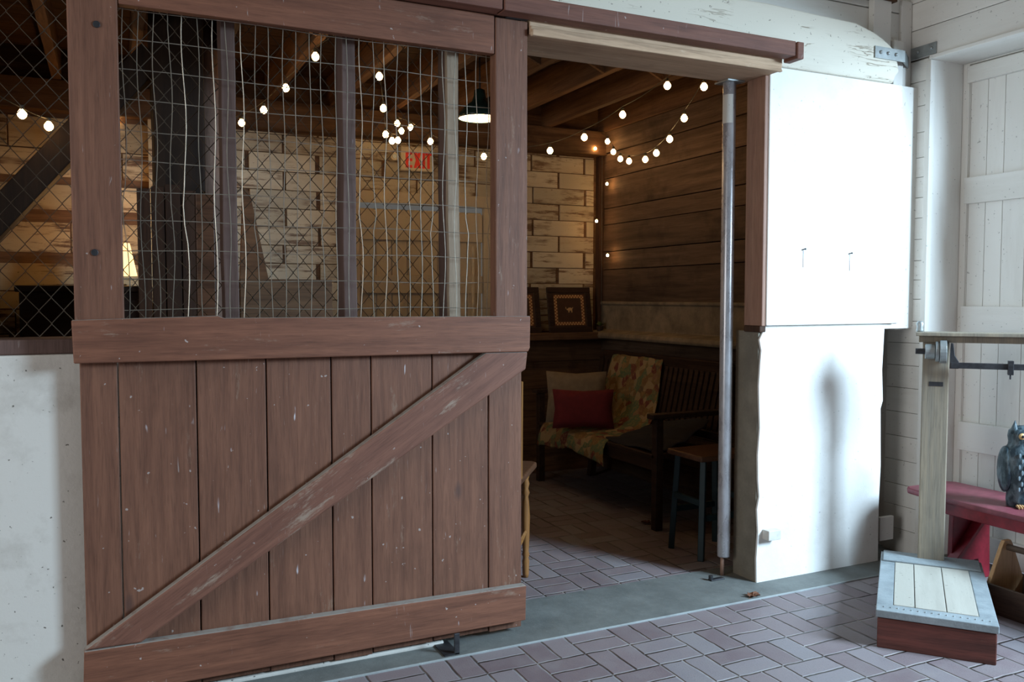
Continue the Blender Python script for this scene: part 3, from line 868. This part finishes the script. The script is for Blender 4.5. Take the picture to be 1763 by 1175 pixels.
p = at(678, 270, 1, YB-.05); b = MB(); b.tube([p+Vector((0, .052, 0)), p+Vector((0, -.02, 0))], .030, 16); b.build('lamp_head', 'cream_plain', EL, bevel=.004)
b = MB(); b.tube([p+Vector((0, -.020, 0)), p+Vector((0, -.024, 0))], .016, 14); b.build('lens', 'steel', EL)

# ------------------------------------------------------------------ framed pictures on the ledge
def picture(x0, x1, label):
    w = x1-x0; zb = 1.10; zt = 1.455; yb_ = YB-.12; tilt = math.radians(-9)
    T = thing('picture_frame', label, 'framed picture', ((x0+x1)/2, yb_, zb), 0, 'checkered framed pictures on the back ledge')
    mx = Matrix.Rotation(tilt, 4, 'X'); hgt = zt-zb; hw = w/2
    def L(b, name, mat, **k):
        b.v = [mx @ v for v in b.v]; return b.build(name, mat, T, local=True, **k)
    fw = .045
    b = MB(); b.box(-hw, hw, 0, .02, 0, fw); b.box(-hw, hw, 0, .02, hgt-fw, hgt); b.box(-hw, -hw+fw, 0, .02, fw, hgt-fw); b.box(hw-fw, hw, 0, .02, fw, hgt-fw)
    L(b, 'frame', 'frame', bevel=.004)
    b = MB(); b.box(-hw+fw, hw-fw, .008, .016, fw, hgt-fw); pa = L(b, 'picture', 'mat')
    # checkered inlay
    g, r_ = MB(), MB(); i0 = fw+.012; s = .0125
    nx = int((w-2*i0)/s); nz = int((hgt-2*i0)/s)
    for i in range(nx):
        for j in range(nz):
            if min(i, j, nx-1-i, nz-1-j) < 2:
                q = g if (i+j) % 2 else r_
                q.box(-hw+i0+i*s, -hw+i0+(i+1)*s-.0004, .005, .008, i0+j*s, i0+(j+1)*s-.0004)
    for q, mt in ((g, 'gold'), (r_, 'rust_inlay')):
        q.v = [mx @ v for v in q.v]; q.build('inlay_border', mt, pa, local=True)
    # small elephant figure with raised trunk, tusks and tail
    q = MB(); cz = hgt*.5; e = .0042
    el = [(-6, 0), (-5, 2), (-3.4, 2.6), (-1.5, 4), (2, 4.1), (4.6, 3), (6, 3.6), (6.6, 5), (7.1, 4.7), (6.6, 2.8), (5.4, 1.8), (5.2, -1), (5, -5), (3.3, -5), (3.2, -1.6), (-.8, -1.8), (-1.2, -5), (-3, -5), (-3, -1.2), (-4.6, -1), (-6.4, .4), (-8.2, 2.2), (-8.4, 5.2), (-7.5, 5.2), (-7.4, 2.8)]
    q.prism([(x*e, cz+z*e) for x, z in el], 'y', .005, .008)
    q.v = [mx @ v for v in q.v]; q.build('elephant_figure', 'gold', pa, local=True)
    return T
pa = at(945, 530, 1, YB-.10).x; pb = at(1019, 530, 1, YB-.10).x
picture(pa, pb, 'framed checkered picture standing nearest the back right corner')
pc2 = at(931, 530, 1, YB-.10).x
picture(pc2-(pb-pa), pc2, 'framed checkered picture half hidden by the barn door edge')

# small potted greenery at the corner
pp = Vector((XS-.085, YB-.13, 1.10))
PT = thing('potted_plant', 'little leafy green plant on the ledge in the back corner', 'plant', tuple(pp))
MB().lathe([(.02, 0), (.028, .04), (.03, .045)], pp, 12).build('pot', 'frame', PT)
b = MB()
for i in range(26):
    an = random.random()*6.28; le = random.uniform(.03, .06); ti = random.uniform(.2, 1.1)
    d = Vector((math.cos(an)*math.sin(ti), math.sin(an)*math.sin(ti), math.cos(ti)))*le; s_ = Vector((-math.sin(an), math.cos(an), 0))*.009
    o_ = pp+Vector((0, 0, .045))
    b.add([o_, o_+d*.5+s_, o_+d, o_+d*.5-s_], [(0, 1, 2, 3)])
b.build('foliage', 'plant', PT)

# ------------------------------------------------------------------ bench along the right wall of the stall
y0, y1 = 4.12, 5.62; xf, xb = 2.86, 3.32
BN = thing('slatted_bench', 'dark slatted wooden bench along the stall wall, quilt over its back', 'bench', (3.1, 4.85, 0))
for i in range(4):
    w = (xb-xf)/4; b = MB(); b.box(xf+i*w, xf+(i+1)*w-.006, y0, y1, .425, .447); b.build('seat_slat', 'bench', BN, bevel=.003)
b = MB(); b.box(xf+.01, xf+.035, y0+.03, y1-.03, .35, .425); b.build('apron', 'bench', BN, bevel=.003)
def lean(z): return xb+.01+(z-.45)*.22
b = MB(); b.bar((lean(.93), y0, .93), (lean(.93), y1, .93), .03, .08, (-.2, 0, 1)); b.build('top_rail', 'bench', BN, bevel=.004)
b = MB(); b.bar((lean(.52), y0, .52), (lean(.52), y1, .52), .03, .05, (-.2, 0, 1)); b.build('lower_rail', 'bench', BN, bevel=.004)
n = 26
for i in range(n):
    y = y0+.06+(y1-y0-.12)*i/(n-1); b = MB(); b.bar((lean(.53), y, .53), (lean(.90), y, .90), .014, .034, (0, 1, 0)); b.build('back_slat', 'bench', BN)
for y in (y0, y1):
    b = MB(); b.box(xf, xf+.05, y-.025, y+.025, 0, .66); b.build('leg', 'bench', BN, bevel=.004)
    b = MB(); b.bar((xb, y, 0), (lean(.95), y, .95), .05, .05, (0, 1, 0)); b.build('leg', 'bench', BN, bevel=.004)
    b = MB(); b.box(xf-.03, xb+.04, y-.035, y+.035, .66, .69); b.build('armrest', 'bench', BN, bevel=.006)

# quilt draped over the bench back, seat and front
prof = [(lean(.75)+.03, .75), (lean(.92)+.035, .92), (lean(.975), .985), (lean(.93)-.025, .93), (lean(.75)-.025, .75), (lean(.55)-.035, .57), (xb-.09, .475), (3.08, .462), (2.93, .462), (2.835, .455), (2.815, .41), (2.81, .34)]
ny = 18; b = MB(); vs = []
for i, (x, z) in enumerate(prof):
    f = i/(len(prof)-1)
    ya = 4.86-.30*f**1.4; yb_ = 5.46+.06*f
    for j in range(ny+1):
        g = j/ny; y = ya+(yb_-ya)*g
        w1 = .012*math.sin(g*17+i*.5)+.008*math.sin(g*31+i)
        dz = w1*.6 if i > 5 else 0; dx = -abs(w1) if 2 < i < 7 or i > 9 else 0
        zz_ = z+max(0, dz) if i < 9 else z+dz
        if i >= 10: zz_ -= .10*abs(g-.45)
        vs.append((x+dx, y, zz_))
b.add(vs, [(i*(ny+1)+j, i*(ny+1)+j+1, (i+1)*(ny+1)+j+1, (i+1)*(ny+1)+j) for i in range(len(prof)-1) for j in range(ny)])
o = b.build('patchwork_quilt', 'quilt', smooth=True, solid=.01, sub=1)
tag(recenter(o), 'autumn coloured patchwork quilt draped over the dark bench back and seat', 'quilt')

def pillow(name, label, cen, w, h, th, rotz, tilt, mat):
    b = MB(); n = 14; vs = []
    for side in (1, -1):
        for i in range(n+1):
            for j in range(n+1):
                u, v = 2*i/n-1, 2*j/n-1
                edge = (1-u**4)*(1-v**4)
                pin = 1-.10*(1-abs(u))*(abs(v)**3)*1.0; pin2 = 1-.08*(1-abs(v))*(abs(u)**3)
                vs.append((u*w/2*pin2, side*th/2*edge**.5, v*h/2*pin))
    m = (n+1)*(n+1); fs = []
    for s_ in range(2):
        for i in range(n):
            for j in range(n):
                q = (s_*m+i*(n+1)+j, s_*m+(i+1)*(n+1)+j, s_*m+(i+1)*(n+1)+j+1, s_*m+i*(n+1)+j+1)
                fs.append(q if s_ else q[::-1])
    b.add(vs, fs)
    mx = Matrix.Rotation(tilt, 4, 'X'); b.v = [mx @ v for v in b.v]
    o = b.build(name, mat, smooth=True)
    o.location = cen; o.rotation_euler = (0, 0, rotz)
    return tag(o, label, 'cushion')
p = atd(992, 690, 6.05)
pillow('cushion', 'large beige cushion leaning behind the red one on the bench', (p.x, p.y, .475+.19), .43, .37, .12, math.radians(-30), math.radians(-14), 'linen')
p = atd(1004, 702, 5.82)
pillow('cushion', 'plain red oblong cushion in front of the beige cushion', (p.x, p.y, .475+.135), .42, .27, .12, math.radians(-28), math.radians(-12), 'red_cloth')

# dark coat / throw lying at the near end of the bench
b = MB(); n1, n2 = 14, 14; vs = []
for i in range(n1+1):
    for j in range(n2+1):
        u, v = i/n1, j/n2
        x = 2.88+.42*u; y = 4.16+.55*v
        z = .455+.05*math.sin(u*3.1)*math.sin(v*3.1)+.17*(u**2)*(1-v*.5)+.012*math.sin(u*19+v*7)
        vs.append((x, y, z))
b.add(vs, [(i*(n2+1)+j, (i+1)*(n2+1)+j, (i+1)*(n2+1)+j+1, i*(n2+1)+j+1) for i in range(n1) for j in range(n2)])
tag(recenter(b.build('throw_blanket', 'black_cloth', smooth=True, solid=.012, sub=1)), 'black crumpled throw lying on the near end of the bench', 'blanket')

# small dark teal stool in front of it
sx, sy_ = 2.90, 3.66
ST = thing('teal_stool', 'small dark teal stool with brown seat just inside the doorway post', 'stool', (sx, sy_, 0))
MB().box(sx-.17, sx+.17, sy_-.15, sy_+.15, .52, .55).build('seat', 'seatwood', ST, bevel=.008)
for ix in (-1, 1):
    for iy in (-1, 1):
        b = MB(); b.bar((sx+ix*.15, sy_+iy*.13, 0), (sx+ix*.125, sy_+iy*.11, .52), .032, .032); b.build('leg', 'teal', ST, bevel=.004)
for iy in (-1, 1):
    b = MB(); b.bar((sx-.14, sy_+iy*.12, .22), (sx+.14, sy_+iy*.12, .22), .02, .03); b.build('stretcher', 'teal', ST)
for ix in (-1, 1):
    b = MB(); b.bar((sx+ix*.14, sy_-.12, .30), (sx+ix*.14, sy_+.12, .30), .02, .03); b.build('stretcher', 'teal', ST)

# ------------------------------------------------------------------ chair half hidden by the door
A, B = Vector((1.635, 3.36, 0)), Vector((1.872, 3.705, 0)); Fd = (B-A).normalized(); Rt = Vector((Fd.y, -Fd.x, 0))
cc = (A+B)/2-Rt*.205
CH = thing('dining_chair', 'varnished wooden chair with turned legs half hidden behind the barn door', 'chair', (cc.x, cc.y, .0), math.atan2(Fd.y, Fd.x)-PI/2)
def cl(b, name, mat, **k): return b.build(name, mat, CH, local=True, **k)
b = MB(); b.prism([(-.20, -.20), (.20, -.20), (.215, .20), (.19, .225), (-.19, .225), (-.215, .20)], 'z', .535, .565); cl(b, 'seat', 'seatwood', bevel=.008)
turn = [(.013, 0), (.016, .02), (.018, .08), (.014, .10), (.019, .115), (.0145, .13), (.017, .16), (.021, .30), (.016, .38), (.0125, .40), (.020, .42), (.013, .44), (.019, .465), (.013, .485), (.018, .50), (.018, .54)]
for ix, iy in ((-1, 1), (1, 1), (-1, -1), (1, -1)):
    cl(MB().lathe(turn, (ix*.165, iy*.165, .0), 14), 'leg', 'varnish', smooth=True)
for ix in (-1, 1):
    b = MB(); b.tube([(ix*.165, -.15, .22), (ix*.165, 0, .225), (ix*.165, .15, .23)], [.008, .013, .008], 8); cl(b, 'stretcher', 'varnish')
    b = MB(); b.bar((ix*.182, -.182, .56), (ix*.19, -.215, 1.0), .036, .024, (0, 1, 0)); cl(b, 'back_post', 'varnish', bevel=.004)
b = MB(); b.tube([(-.165, 0, .225), (.165, 0, .225)], .009, 8); cl(b, 'stretcher', 'varnish')
b = MB(); b.box(-.20, .20, -.222, -.202, .90, .985); cl(b, 'crest_rail', 'varnish', bevel=.006)
for i in range(5):
    x = -.12+.06*i; b = MB(); b.tube([(x, -.18, .56), (x, -.208, .91)], .007, 8); cl(b, 'spindle', 'varnish')

# ------------------------------------------------------------------ steel pole at the doorway
px_, py_ = 2.700, 3.29
PO = thing('steel_pole', 'shiny steel pole with a paper label at the right side of the doorway', 'pole', (px_, py_, 0))
b = MB(); b.lathe([(.030, .10), (.031, .105), (.031, 2.392), (.030, 2.395)], (px_, py_, 0), 32); b.build('pole_tube', 'pipe', PO, smooth=True)
b = MB(); b.lathe([(.0095, .006), (.0095, .11)], (px_-.008, py_, 0), 12); b.build('threaded_rod', 'jamb', PO, smooth=True)
b = MB()
n = 14; vs = []
for z_ in (2.20, 2.335):
    vs += [(px_+.0318*math.cos(t_), py_+.0318*math.sin(t_), z_) for t_ in [PI*.85+PI*.62*k/n for k in range(n+1)]]
b.add(vs, [(k, k+1, n+2+k, n+1+k) for k in range(n)]); b.build('paper_label', 'label', PO)
b = MB(); b.box(px_-.05, px_+.05, py_-.05, py_+.05, 2.392, 2.399); b.build('top_plate', 'steel', PO)
b = MB(); b.box(2.585, 2.665, 3.235, 3.262, .006, .012); b.tube([(2.592, 3.25, .012), (2.592, 3.25, .03)], .011, 10)
tag(recenter(b.build('floor_latch', 'iron', bevel=.001)), 'small iron catch plate on the concrete threshold beside the pole', 'floor latch')

# ------------------------------------------------------------------ fallen leaves
def leaf(p, s_, rot, label):
    b = MB(); out = []
    for k in range(22):
        an = 2*PI*k/22; r_ = s_*(.55+.45*abs(math.cos(2.5*an)))*(1.25 if abs(an) < .5 else 1)
        out.append((math.cos(an+rot)*r_, math.sin(an+rot)*r_*.7, .008+.012*abs(math.sin(3*an))))
    b.add([(0, 0, .004)]+out, [(0, 1+k, 1+(k+1) % 22) for k in range(22)])
    b.tube([(0, 0, .005), (-s_*1.0*math.cos(rot), -s_*1.0*math.sin(rot), .004)], .0012, 4)
    o = b.build('dead_leaf', 'leaf', solid=.0012); o.location = (p.x, p.y, p.z)
    return tag(o, label, 'leaf')
leaf(at(1296, 1030, 2, .0)+Vector((0, 0, .002)), .04, .4, 'curled brown dead leaf on the bricks by the concrete wall corner')
leaf(at(1114, 903, 2, .0)+Vector((0, 0, .002)), .035, 2.2, 'dead leaf on the shaded brick floor inside the stall')

# ------------------------------------------------------------------ platform scale
ang = math.radians(40); SC0 = Vector((3.140, 2.463, 0))
SCL = thing('platform_scale', 'antique platform scale with grey wooden post and weathered white deck', 'scale', tuple(SC0), ang)
def sl(b, name, mat, par=None, **k):
    return b.build(name, mat, par or SCL, local=True, **k)
# local x = along the platform (away), local y = left(+)/right(-)
hl_, hw_ = .415, .205
b = MB(); b.box(-hl_, hl_, -hw_, hw_, .0, .118); sl(b, 'platform_box', 'scale_side', bevel=.004)
b = MB()
fw = .055
b.box(-hl_-.006, -hl_+fw+.02, -hw_-.006, hw_+.006, .122, .152); b.box(hl_-fw-.10, hl_+.006, -hw_-.006, hw_+.006, .122, .152)
b.box(-hl_+fw+.02, hl_-fw-.10, -hw_-.006, -hw_+fw, .122, .152); b.box(-hl_+fw+.02, hl_-fw-.10, hw_-fw, hw_+.006, .122, .152)
sl(b, 'deck_frame', 'scale_metal', bevel=.003)
b = MB()
ys = [hw_-fw, hw_-fw-.078, hw_-fw-.19, -hw_+fw]
for i in range(3): b.box(-hl_+fw+.022, hl_-fw-.102, ys[i+1]+.0015, ys[i]-.0015, .12, .1535)
sl(b, 'deck_boards', 'scale_top', bevel=.002)
for i in range(14):
    pass
b = MB()
for i in range(16):
    y = -hw_+.02+i*.0245; b.ball((-hl_+.035, y, .152), .0045, 6, 4)
sl(b, 'rivets', 'scale_metal')
# post
b = MB(); b.box(.345, .405, -.055, .055, .152, 1.165); sl(b, 'post', 'postwood', bevel=.004)
b = MB(); b.box(.3435, .346, -.032, .026, .965, .985); sl(b, 'name_plate', 'iron')
b = MB(); b.box(.30, .43, -.62, .085, 1.195, 1.212); b.box(.34, .41, -.62, .072, 1.165, 1.195); sl(b, 'cap_shelf', 'postwood', bevel=.003)
b = MB()
for y0_, y1_, r_ in ((.045, .005, .034), (.003, -.012, .046), (-.014, -.042, .052)):
    b.tube([(.315, y0_, 1.125), (.315, y1_, 1.125)], r_, 22)
wt = sl(b, 'poise_weight', 'steel', bevel=.002)
b = MB(); b.tube([(.315, .085, 1.125), (.315, .045, 1.125)], .013, 12); sl(b, 'adjusting_screw', 'iron', wt)
b = MB(); b.box(.305, .325, -.62, -.06, 1.052, 1.078); sl(b, 'beam_bar', 'iron', bevel=.002)
b = MB(); b.prism([(-.058, 1.165), (-.068, 1.165), (-.075, 1.11), (-.092, 1.082), (-.092, 1.05), (-.055, 1.05)], 'x', .307, .322); sl(b, 'beam_hook', 'iron', bevel=.002)
b = MB(); b.box(.298, .332, -.305, -.283, 1.030, 1.092); b.tube([(.315, -.294, 1.03), (.315, -.294, 1.01)], .004, 8); sl(b, 'sliding_poise', 'iron', bevel=.002)
b = MB(); b.lathe([(.014, 1.212), (.016, 1.22), (.013, 1.235), (.017, 1.25), (.010, 1.262)], (.36, .068, 0), 12); sl(b, 'finial_knob', 'steel', smooth=True)
b = MB(); b.box(.26, .42, -.20, .20, .152, .16); sl(b, 'post_foot', 'scale_metal', bevel=.002)

# ------------------------------------------------------------------ red bench
RB = thing('red_bench', 'low worn red painted bench against the white plank door', 'bench', (3.72, 2.2, 0))
zb = .425
b = MB(); b.prism([(3.545, 2.86), (3.56, 2.95), (3.60, 2.985), (3.88, 2.985), (3.915, 2.95), (3.92, 1.2), (3.90, 1.17), (3.56, 1.17), (3.545, 1.2)], 'z', zb-.028, zb); b.build('seat', 'red_dusty', RB, bevel=.010)
b = MB(); b.box(3.575, 3.595, 1.25, 2.88, zb-.085, zb-.028); b.build('apron', 'red_paint', RB, bevel=.003)
for y in (2.74, 1.42):
    b = MB(); b.prism([(3.60, 0), (3.64, 0), (3.69, .10), (3.79, .10), (3.84, 0), (3.88, 0), (3.865, zb-.028), (3.61, zb-.028)], 'y', y-.013, y+.013); b.build('leg', 'red_paint', RB, bevel=.003)
b = MB(); b.bar((3.59, 2.715, .12), (3.84, 2.70, .375), .022, .05, (0, -1, 0)); b.build('brace', 'red_paint', RB, bevel=.003)

# ------------------------------------------------------------------ owl figure
ow = Vector((3.71, 2.47, zb))
OW = thing('owl_figurine', 'dark blue grey owl figure standing on the red bench', 'owl figurine', tuple(ow), math.radians(-28))
def ol(b, name, mat, par=None, **k): return b.build(name, mat, par or OW, local=True, **k)
b = MB(); b.lathe([(.001, 0), (.058, .002), (.062, .03), (.060, .06), (.075, .11), (.090, .17), (.092, .21), (.080, .255), (.060, .28), (.058, .295), (.062, .32), (.058, .345), (.035, .365), (.001, .37)], (0, 0, 0), 24, None, 1.0, .85)
ol(b, 'body', 'owl', smooth=True)
for s_ in (-1, 1):
    b = MB(); b.lathe([(.020, .0), (.016, .02), (.008, .04), (.001, .058)], (s_*.040, -.01, .335), 8); ol(b, 'ear_tuft', 'owl', smooth=True)
    b = MB(); b.ball((s_*.026, -.046, .325), .015, 12, 8, (1, .6, 1)); e_ = ol(b, 'eye', 'gold', smooth=True)
    b = MB(); b.ball((s_*.026, -.054, .325), .007, 10, 6, (1, .6, 1)); ol(b, 'pupil', 'black_cloth', e_, smooth=True)
    b = MB(); b.ball((s_*.072, .004, .17), .092, 14, 10, (.27, .55, 1.15)); ol(b, 'wing', 'owl', smooth=True)
    b = MB()
    for k in (-1, 0, 1): b.tube([(s_*.028+k*.010, -.045, .012), (s_*.028+k*.013, -.070, .006)], [.007, .004], 6)
    ol(b, 'foot', 'tan')
b = MB(); b.lathe([(.009, .0), (.006, -.012), (.001, -.024)][::-1], (0, -.056, .318), 8); ol(b, 'beak', 'tan', smooth=True)
b = MB()
for r_ in range(7):
    for c_ in range(-2, 3):
        z_ = .09+.025*r_; rr = .074+.016*math.sin((z_-.05)/.25*PI); an = c_*.26+(.13 if r_ % 2 else 0)
        b.ball((math.sin(an)*rr, -math.cos(an)*rr*.86, z_), .009, 6, 5, (.7, .35, 1.3))
ol(b, 'breast_feathers', 'feather')

# ------------------------------------------------------------------ wooden tote
tx0, tx1, ty0, ty1 = 3.435, 3.685, 1.93, 2.44
TT = thing('tool_tote', 'open wooden carry tote with round handle on the bricks under the red bench', 'tote', (3.56, 2.18, 0))
MB().box(tx0, tx0+.014, ty0, ty1, 0, .125).build('side', 'brownbox', TT, bevel=.002)
MB().box(tx1-.014, tx1, ty0, ty1, 0, .125).build('side', 'brownbox', TT, bevel=.002)
MB().box(tx0+.014, tx1-.014, ty0, ty1, 0, .014).build('bottom', 'brownbox', TT)
xm = (tx0+tx1)/2
for y in (ty0+.001, ty1-.019):
    b = MB(); b.prism([(tx0+.015, .014), (tx1-.015, .014), (tx1-.015, .125), (xm+.032, .285), (xm+.02, .30), (xm-.02, .30), (xm-.032, .285), (tx0+.015, .125)], 'y', y, y+.018); b.build('end_board', 'tan', TT, bevel=.002)
MB().tube([(xm, ty0-.01, .27), (xm, ty1+.01, .27)], .014, 12).build('handle', 'brownbox', TT)

# ------------------------------------------------------------------ light
wd = bpy.data.worlds.new('world'); sc.world = wd; wd.use_nodes = True
bg = wd.node_tree.nodes['Background']; bg.inputs[0].default_value = (1.0, .965, .90, 1); bg.inputs[1].default_value = .10


def area(name, loc, target, sx_, sy2, power, col):
    l = bpy.data.lights.new(name, 'AREA'); l.shape = 'RECTANGLE'; l.size = sx_; l.size_y = sy2; l.energy = power; l.color = col
    o = bpy.data.objects.new(name, l); COL.objects.link(o); o.location = loc
    o.rotation_euler = (Vector(target)-Vector(loc)).to_track_quat('-Z', 'Y').to_euler()
    return o
area('daylight_side_opening', (5.0, -.55, 2.75), (2.6, 2.8, 1.0), 1.2, 1.7, 640, (.60, .81, 1.0))
area('added_overhead_fill', (1.6, 1.1, 3.85), (1.6, 1.3, 0), 3.4, 1.6, 9, (1.0, .95, .86))  # added weak fill from above; the ceiling has no opening here
area('added_left_fill', (-3.8, 1.3, 1.9), (3.8, 2.0, 1.8), 2.2, 2.4, 125, (.96, .97, .97))  # added fill to brighten the right wall; the left wall is closed
pl_ = bpy.data.lights.new('pendant_bulb', 'POINT'); pl_.energy = 3; pl_.color = (1, .7, .4); pl_.shadow_soft_size = .03
po = bpy.data.objects.new('pendant_bulb', pl_); COL.objects.link(po); po.location = (pc.x, pc.y, pc.z-.03)
tl_ = bpy.data.lights.new('table_lamp_bulb', 'POINT'); tl_.energy = 5; tl_.color = (1, .5, .16); tl_.shadow_soft_size = .03
to_ = bpy.data.objects.new('table_lamp_bulb', tl_); COL.objects.link(to_); to_.location = (lx, 5.40, 1.70)

sc.view_settings.view_transform = 'Standard'; sc.view_settings.look = 'None'
sc.view_settings.exposure = 0; sc.view_settings.gamma = 1; sc.view_settings.use_curve_mapping = False
sc.cycles.use_denoising = True
sc.cycles.max_bounces = 6; sc.cycles.diffuse_bounces = 4; sc.cycles.glossy_bounces = 3
sc.cycles.sample_clamp_indirect = 4
sc.cycles.caustics_reflective = False; sc.cycles.caustics_refractive = False
